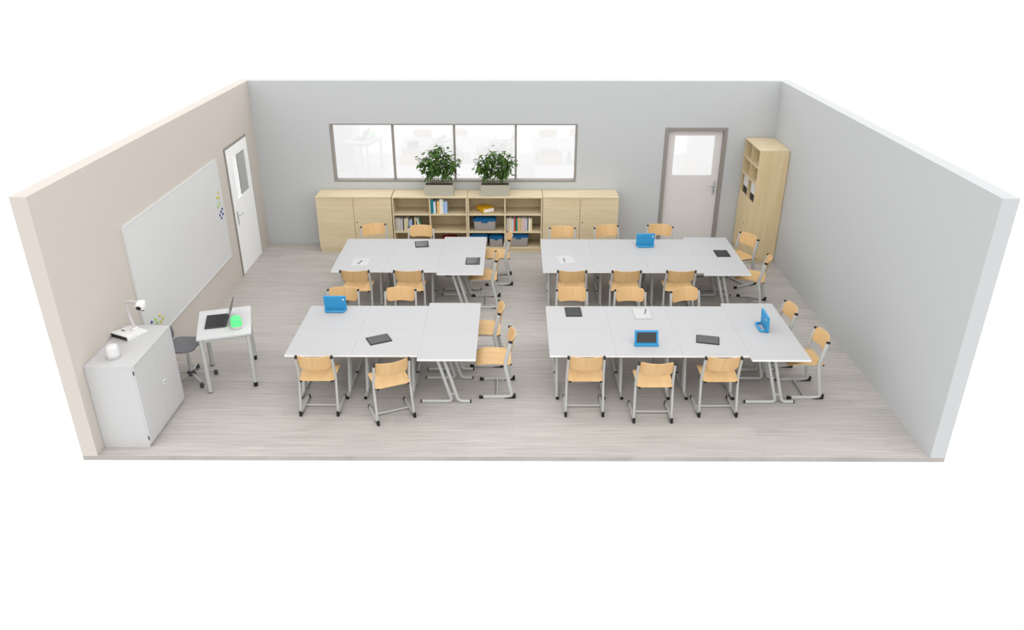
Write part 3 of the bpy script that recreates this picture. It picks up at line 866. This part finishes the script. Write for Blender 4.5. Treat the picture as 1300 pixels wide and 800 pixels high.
# ring binders
def binder(y, lab):
    o = thing('ring_binder', lab, 'binder', (tx0 + 0.03, y, ZS[0] + 0.0225), 0, 'white and black ring binders in the tall cabinet')
    w_, h_, d_ = 0.066, 0.285, 0.27
    b = MB(); b.box(0, d_, 0, 0.003, 0, h_); b.box(0, d_, w_ - 0.003, w_, 0, h_); b.box(0, 0.003, 0.003, w_ - 0.003, 0, h_); b.build('cover', 'black', o)
    b = MB(); b.box(-0.0012, -0.0001, 0.006, w_ - 0.006, 0.115, h_ - 0.008); b.build('spine_label', 'paper', o)
    b = MB(); b.box(0.004, d_ - 0.01, 0.0035, w_ - 0.0035, 0.008, h_ - 0.012); b.build('pages', 'paper', o)
ordn = ['first', 'second', 'third', 'fourth']
for i in range(4):
    binder(ty0 + 0.05 + i * 0.072, '%s white-spined binder from the near side of the tall cabinet' % ordn[i])
for i in range(4):
    binder(ty0 + Wd / 2 + 0.05 + i * 0.072, '%s white-spined binder beyond the divider of the tall cabinet' % ordn[i])
t2 = thing('book', 'grey book standing in the middle left pigeonhole of the tall cabinet', 'book', (tx0 + 0.05, ty0 + Wd / 2 + 0.018, ZS[1] + 0.0225), 0)
b = MB(); b.box(0, 0.17, 0, 0.003, 0, 0.20); b.box(0, 0.17, 0.037, 0.04, 0, 0.20); b.box(0, 0.003, 0.003, 0.037, 0, 0.20); b.build('cover', book_mat((168, 172, 168)), t2)
b = MB(); b.box(0.004, 0.165, 0.0035, 0.0365, 0.003, 0.195); b.build('pages', 'paper', t2)
t2 = thing('figurine', 'small dark ornament in the middle right pigeonhole of the tall cabinet', 'ornament', (tx0 + 0.05, ty0 + 0.085, ZS[1] + 0.0225), 0)
b = MB(); b.lathe([(0.032, 0), (0.034, 0.012), (0.012, 0.02), (0.010, 0.04)], 14); b.build('foot', 'paper', t2, smooth=40)
b = MB(); b.lathe([(0.010, 0.0405), (0.030, 0.055), (0.036, 0.075), (0.028, 0.10), (0.010, 0.115)], 14); b.build('body', book_mat((96, 84, 62)), t2, smooth=40)

# ------------------------------------------------------------------ white cupboard in the near left corner
cx0, cx1, cy0, cy1, ch_ = XL + 0.003, -3.768, -6.120, -5.205, 0.970
t = thing('white_cupboard', 'white two-door cupboard in the near left corner below the whiteboard', 'cupboard', (cx0, cy0, 0))
cw, cd = cy1 - cy0, cx1 - cx0
b = MB()
b.box(0, cd - 0.020, 0.0, 0.018, 0.0, ch_ - 0.024, 0.001); b.box(0, cd - 0.020, cw - 0.018, cw, 0.0, ch_ - 0.024, 0.001)
b.box(0, 0.010, 0.018, cw - 0.018, 0.05, ch_ - 0.024); b.box(0.01, cd - 0.022, 0.018, cw - 0.018, 0.045, 0.065)
b.build('carcass', 'white_cab', t)
b = MB(); b.box(0, cd, -0.002, cw + 0.002, ch_ - 0.024, ch_, 0.002); b.build('top_panel', 'white_cab', t)
b = MB(); b.box(cd - 0.045, cd - 0.030, 0.018, cw - 0.018, 0.0, 0.045); b.build('plinth', 'white_cab', t)
for i, (a, c) in enumerate(((0.001, cw / 2 - 0.001), (cw / 2 + 0.001, cw - 0.001))):
    b = MB(); b.box(cd - 0.0195, cd - 0.001, a, c, 0.048, ch_ - 0.026, 0.001); dr = b.build('door', 'white_cab', t)
    if i == 0:
        for z in (0.12, 0.89):
            b = MB(); b.box(cd - 0.016, cd - 0.004, -0.006, 0.0008, z - 0.022, z + 0.022, 0.002); b.build('hinge', 'dark', dr)
    else:
        b = MB(); b.box(cd - 0.0012, cd + 0.004, a + 0.055, a + 0.105, 0.462, 0.500, 0.004); b.build('handle_plate', 'paper', dr)
        b = MB(); b.box(cd + 0.0042, cd + 0.010, a + 0.065, a + 0.088, 0.476, 0.487, 0.002); b.build('key_lock', 'black', dr)

# rounded beacon-like devices
def beacon(x, y, z, rz, shade, label, lab2):
    t = thing('signal_lamp', label, 'lamp', (x, y, z), rz, None)
    b = MB(); b.lathe([(0.048, 0), (0.058, 0.004), (0.060, 0.034)], 28, sq=0.7); b.build('base', 'device', t, smooth=50)
    b = MB(); b.lathe([(0.060, 0.0342), (0.060, 0.060), (0.056, 0.115), (0.050, 0.132), (0.036, 0.141), (0.01, 0.144)], 28, sq=0.7)
    o = b.build('lamp_shade', shade, t, smooth=50); o['label'] = lab2
beacon(-4.040, -5.935, ch_, R(20), 'shade_white', 'small white signal lamp, unlit, on top of the white cupboard', 'white unlit shade')

# document camera
t = thing('document_camera', 'white gooseneck document camera on top of the white cupboard', 'document camera', (-4.105, -5.425, ch_), R(-26))
b = MB()
prof = [(-0.130, 0.0), (0.125, 0.0), (0.125, 0.024), (0.0, 0.040), (-0.105, 0.058), (-0.130, 0.056)]
b.prism(prof, -0.130, 0.130, 'x', 0.006, 2)
b.build('base', 'white_shell', t, smooth=40)
b = MB(); b.prism([(-0.112, 0.008), (-0.121, 0.018), (-0.121, 0.036), (-0.112, 0.047), (0.112, 0.047), (0.121, 0.036), (0.121, 0.018), (0.112, 0.008)], -0.1345, -0.1302, 'y', 0.001, 1)
b.build('front_panel', 'black', t)
b = MB(); b.box(-0.085, -0.035, -0.035, -0.020, 0.045, 0.050, 0.001); b.build('button_strip', 'black', t)
b = MB(); b.lathe([(0.036, 0.030), (0.036, 0.056), (0.028, 0.064)], 18, (0.01, 0.062, 0)); b.build('swivel', 'white_shell', t, smooth=40)
b = MB(); b.tube([(0.01, 0.062, 0.060), (-0.035, 0.062, 0.20), (-0.035, 0.065, 0.352), (0.03, 0.075, 0.364), (0.130, 0.09, 0.358)], 0.0165, n=10, fillet=0.07, fs=6)
b.build('gooseneck', 'device', t, smooth=60)
hm = Matrix.Translation((0.172, 0.075, 0.350)) @ Matrix.Rotation(R(30), 4, 'Z') @ Matrix.Rotation(R(20), 4, 'X')
b = MB(); b.box(-0.044, 0.044, -0.052, 0.052, -0.040, 0.040, 0.022, 3, hm); hd = b.build('camera_head', 'white_shell', t, smooth=50)
b = MB(); mm = hm @ Matrix.Translation((-0.006, -0.0515, 0.004)) @ Matrix.Rotation(R(90), 4, 'X')
b.lathe([(0.026, 0), (0.026, 0.006), (0.020, 0.008)], 18, tuple(mm.translation), mm.to_3x3()); b.build('lens', 'black', hd, smooth=40)
b = MB(); b.box(0.004, 0.036, -0.046, -0.034, -0.043, -0.038, 0.001, 1, hm); b.build('switch_slot', 'black', hd)

# ------------------------------------------------------------------ teacher's desk and chair
DA = R(17.3); DZ = 0.725
t = thing('teacher_desk', 'small white desk on four grey legs beside the cupboard, holding the laptop', 'desk', (-3.403, -4.612, 0), DA)
dw, dd = 0.595, 0.770
b = MB(); b.box(-dw / 2, dw / 2, -dd / 2, dd / 2, DZ - 0.028, DZ, 0.004, 2); b.build('tabletop', 'desk_white', t)
b = MB()
for s in (-1, 1):
    b.box(-dw / 2 + 0.06, dw / 2 - 0.06, s * (dd / 2 - 0.05) - 0.012, s * (dd / 2 - 0.05) + 0.012, DZ - 0.075, DZ - 0.029)
    b.box(s * (dw / 2 - 0.045) - 0.012, s * (dw / 2 - 0.045) + 0.012, -dd / 2 + 0.06, dd / 2 - 0.06, DZ - 0.075, DZ - 0.029)
b.build('apron', 'tube', t)
for sx in (-1, 1):
    for sy in (-1, 1):
        x, y = sx * (dw / 2 - 0.042), sy * (dd / 2 - 0.042)
        b = MB(); z0 = 0.062 if sx > 0 else 0.012
        b.tube([(x, y, z0), (x, y, DZ - 0.029)], 0.026, n=16); lg = b.build('leg', 'tube', t, smooth=50)
        if sx > 0:
            b = MB(); b.box(x - 0.024, x + 0.024, y - 0.020, y + 0.020, 0.0, 0.061, 0.008, 2); b.build('roller_foot', 'black', lg)
        else:
            b = MB(); b.lathe([(0.024, 0), (0.027, 0.004), (0.027, 0.0118)], 16, (x, y, 0)); b.build('foot_cap', 'dark', lg, smooth=40)

t = thing('laptop', 'open black laptop on the small white desk, screen seen edge-on', 'laptop', (-3.385, -4.585, DZ), R(15))
# hinge along local Y at x=0, base towards -X, screen leaning towards +X
b = MB(); b.box(-0.235, 0.0, -0.180, 0.180, 0.0, 0.016, 0.004, 2); base = b.build('base', 'dark', t)
b = MB()
b.box(-0.228, -0.008, -0.174, 0.174, 0.0161, 0.0168); kb = b.build('keyboard_deck', 'black', base)
b = MB()
for r_ in range(5):
    for k in range(13):
        x = -0.030 - r_ * 0.020; y = -0.160 + k * 0.0248
        b.box(x - 0.0085, x + 0.0085, y - 0.0, y + 0.0215, 0.0169, 0.0186)
b.build('keys', 'case', base)
b = MB(); b.box(-0.215, -0.150, -0.05, 0.05, 0.0169, 0.0176); b.build('touchpad', 'case', base)
ls = Matrix.Translation((0.002, 0, 0.012)) @ Matrix.Rotation(R(24), 4, 'Y')
b = MB(); b.box(-0.003, 0.004, -0.180, 0.180, 0.0, 0.232, 0.002, 1, ls); sc = b.build('screen_lid', 'dark', t)
b = MB(); b.box(-0.0042, -0.0031, -0.172, 0.172, 0.012, 0.224, 0, 1, ls); b.build('display', 'screen', sc)
beacon(-3.207, -4.765, DZ, R(15), 'shade_green', 'glowing green signal lamp on the small white desk behind the laptop', 'glowing green shade')

t = thing('swivel_chair', 'grey swivel chair on castors between the white cupboard and the desk', 'chair', (-3.865, -4.715, 0), 0)
rows = []
lo, hi = -0.20, 0.20
for y in samples(lo, hi, 0.12, 0.12):
    wv = max(0.02, corner_w(y, lo, hi, 0.20, 0.12, 0.12)); row = []
    for i in range(13):
        u = -1 + 2 * i / 12; x = u * wv * 0.85 - 0.045
        row.append((x, y, 0.462 + 0.9 * (x * x * 0.25 + y * y * 0.45) - 0.5 * max(0, x - 0.09) ** 2 * 8))
    rows.append(row)
b = MB(); b.sheet(rows, (0, 0, -0.018)); b.build('seat', 'seat_grey', t, smooth=50)
rows = []
lo, hi = 0.50, 0.66
for z in samples(lo, hi, 0.05, 0.05, 5):
    wv = max(0.02, corner_w(z, lo, hi, 0.16, 0.05, 0.05)); row = []
    for i in range(11):
        u = -1 + 2 * i / 10; y = u * wv
        row.append((-0.205 + 0.9 * y * y - (z - 0.5) * 0.12, y, z))
    rows.append(row)
b = MB(); b.sheet(rows, (-0.014, 0, 0)); b.build('backrest', 'seat_grey', t, smooth=50)
b = MB(); b.tube([(0, 0, 0.435), (-0.17, 0, 0.435), (-0.232, 0, 0.50), (-0.238, 0, 0.58)], 0.016, 0.006, (0, 1, 0), 8, 0.05)
b.build('back_bracket', 'dark', t, smooth=50)
b = MB(); b.lathe([(0.020, 0.10), (0.020, 0.30), (0.014, 0.302), (0.014, 0.425), (0.075, 0.43), (0.075, 0.446)], 16); b.build('gas_column', 'chrome', t, smooth=40)
b = MB(); b.lathe([(0.050, 0.068), (0.054, 0.085), (0.046, 0.112), (0.026, 0.125)], 16); b.build('hub', 'dark', t, smooth=40)
b = MB(); b.tube([(0.02, 0.02, 0.41), (0.12, 0.12, 0.415), (0.14, 0.14, 0.41)], 0.006, n=8); b.build('height_lever', 'black', t, smooth=50)
for k in range(5):
    a = R(-46 + 72 * k); ca, sa = math.cos(a), math.sin(a)
    b = MB(); b.tube([(0.046 * ca, 0.046 * sa, 0.092), (0.262 * ca, 0.262 * sa, 0.074)], 0.015, 0.010, (-sa, ca, 0), 8)
    arm = b.build('base_arm', 'chrome', t, smooth=50)
    m = Matrix.Translation((0.270 * ca, 0.270 * sa, 0)) @ Matrix.Rotation(a + 0.6, 4, 'Z')
    b = MB(); b.tube([tuple(m @ Vector((-0.012, 0, 0.0265))), tuple(m @ Vector((0.012, 0, 0.0265)))], 0.026, n=16)
    b.box(-0.019, 0.019, -0.020, 0.020, 0.035, 0.062, 0.006, 2, m)
    b.build('castor', 'dark', arm, smooth=50)

# ------------------------------------------------------------------ light: bright overcast surroundings plus a broad soft sun
wd_ = bpy.data.worlds.new('surroundings'); bpy.context.scene.world = wd_; wd_.use_nodes = True
nt = wd_.node_tree; bg = nt.nodes['Background']
tc = nt.nodes.new('ShaderNodeTexCoord'); sp = nt.nodes.new('ShaderNodeSeparateXYZ'); rp = nt.nodes.new('ShaderNodeValToRGB')
nt.links.new(tc.outputs['Generated'], sp.inputs[0]); nt.links.new(sp.outputs['Z'], rp.inputs['Fac'])
SKY = 2.3; LOW = 1.34; ZEN = 1.8
rp.color_ramp.elements[0].position = 0.0; rp.color_ramp.elements[0].color = (LOW / SKY, LOW / SKY, LOW / SKY, 1)
rp.color_ramp.elements[1].position = 0.22; rp.color_ramp.elements[1].color = (1, 1, 1, 1)
ze = rp.color_ramp.elements.new(0.55); ze.color = (1, 1, 1, 1)
ze = rp.color_ramp.elements.new(0.95); ze.color = (ZEN / SKY, ZEN / SKY, ZEN / SKY, 1)
nt.links.new(rp.outputs['Color'], bg.inputs['Color']); bg.inputs['Strength'].default_value = SKY

sd = bpy.data.lights.new('soft_sun', 'SUN'); sd.energy = 0.7; sd.angle = R(60); sd.color = (1, 1, 1)
so = bpy.data.objects.new('soft_sun', sd); C.objects.link(so)
so.rotation_euler = Vector((0.05, -0.55, 1.0)).to_track_quat('Z', 'Y').to_euler(); so.location = (-4, -6, 9)

# ------------------------------------------------------------------ camera
cd_ = bpy.data.cameras.new('camera'); cam = bpy.data.objects.new('camera', cd_); C.objects.link(cam)
pi_, ya, ro, fpx = 4.47019406e-01, -3.08091102e-03, 6.16116871e-04, 994.931536
fw = Vector((math.sin(ya) * math.cos(pi_), math.cos(ya) * math.cos(pi_), -math.sin(pi_)))
rt = Vector((math.cos(ya), -math.sin(ya), 0)); up = rt.cross(fw)
r2 = rt * math.cos(ro) + up * math.sin(ro); u2 = up * math.cos(ro) - rt * math.sin(ro)
mt = Matrix((r2, u2, -fw)).transposed().to_4x4(); mt.translation = (0.0075829, -12.8872921, 4.7873161)
cam.matrix_world = mt
cd_.sensor_fit = 'HORIZONTAL'; cd_.sensor_width = 36.0; cd_.lens = fpx / 1300 * 36.0; cd_.clip_end = 100
sc_ = bpy.context.scene; sc_.camera = cam
vs_ = sc_.view_settings; vs_.view_transform = 'Standard'; vs_.look = 'None'; vs_.exposure = -0.38; vs_.gamma = 1.0; vs_.use_curve_mapping = False
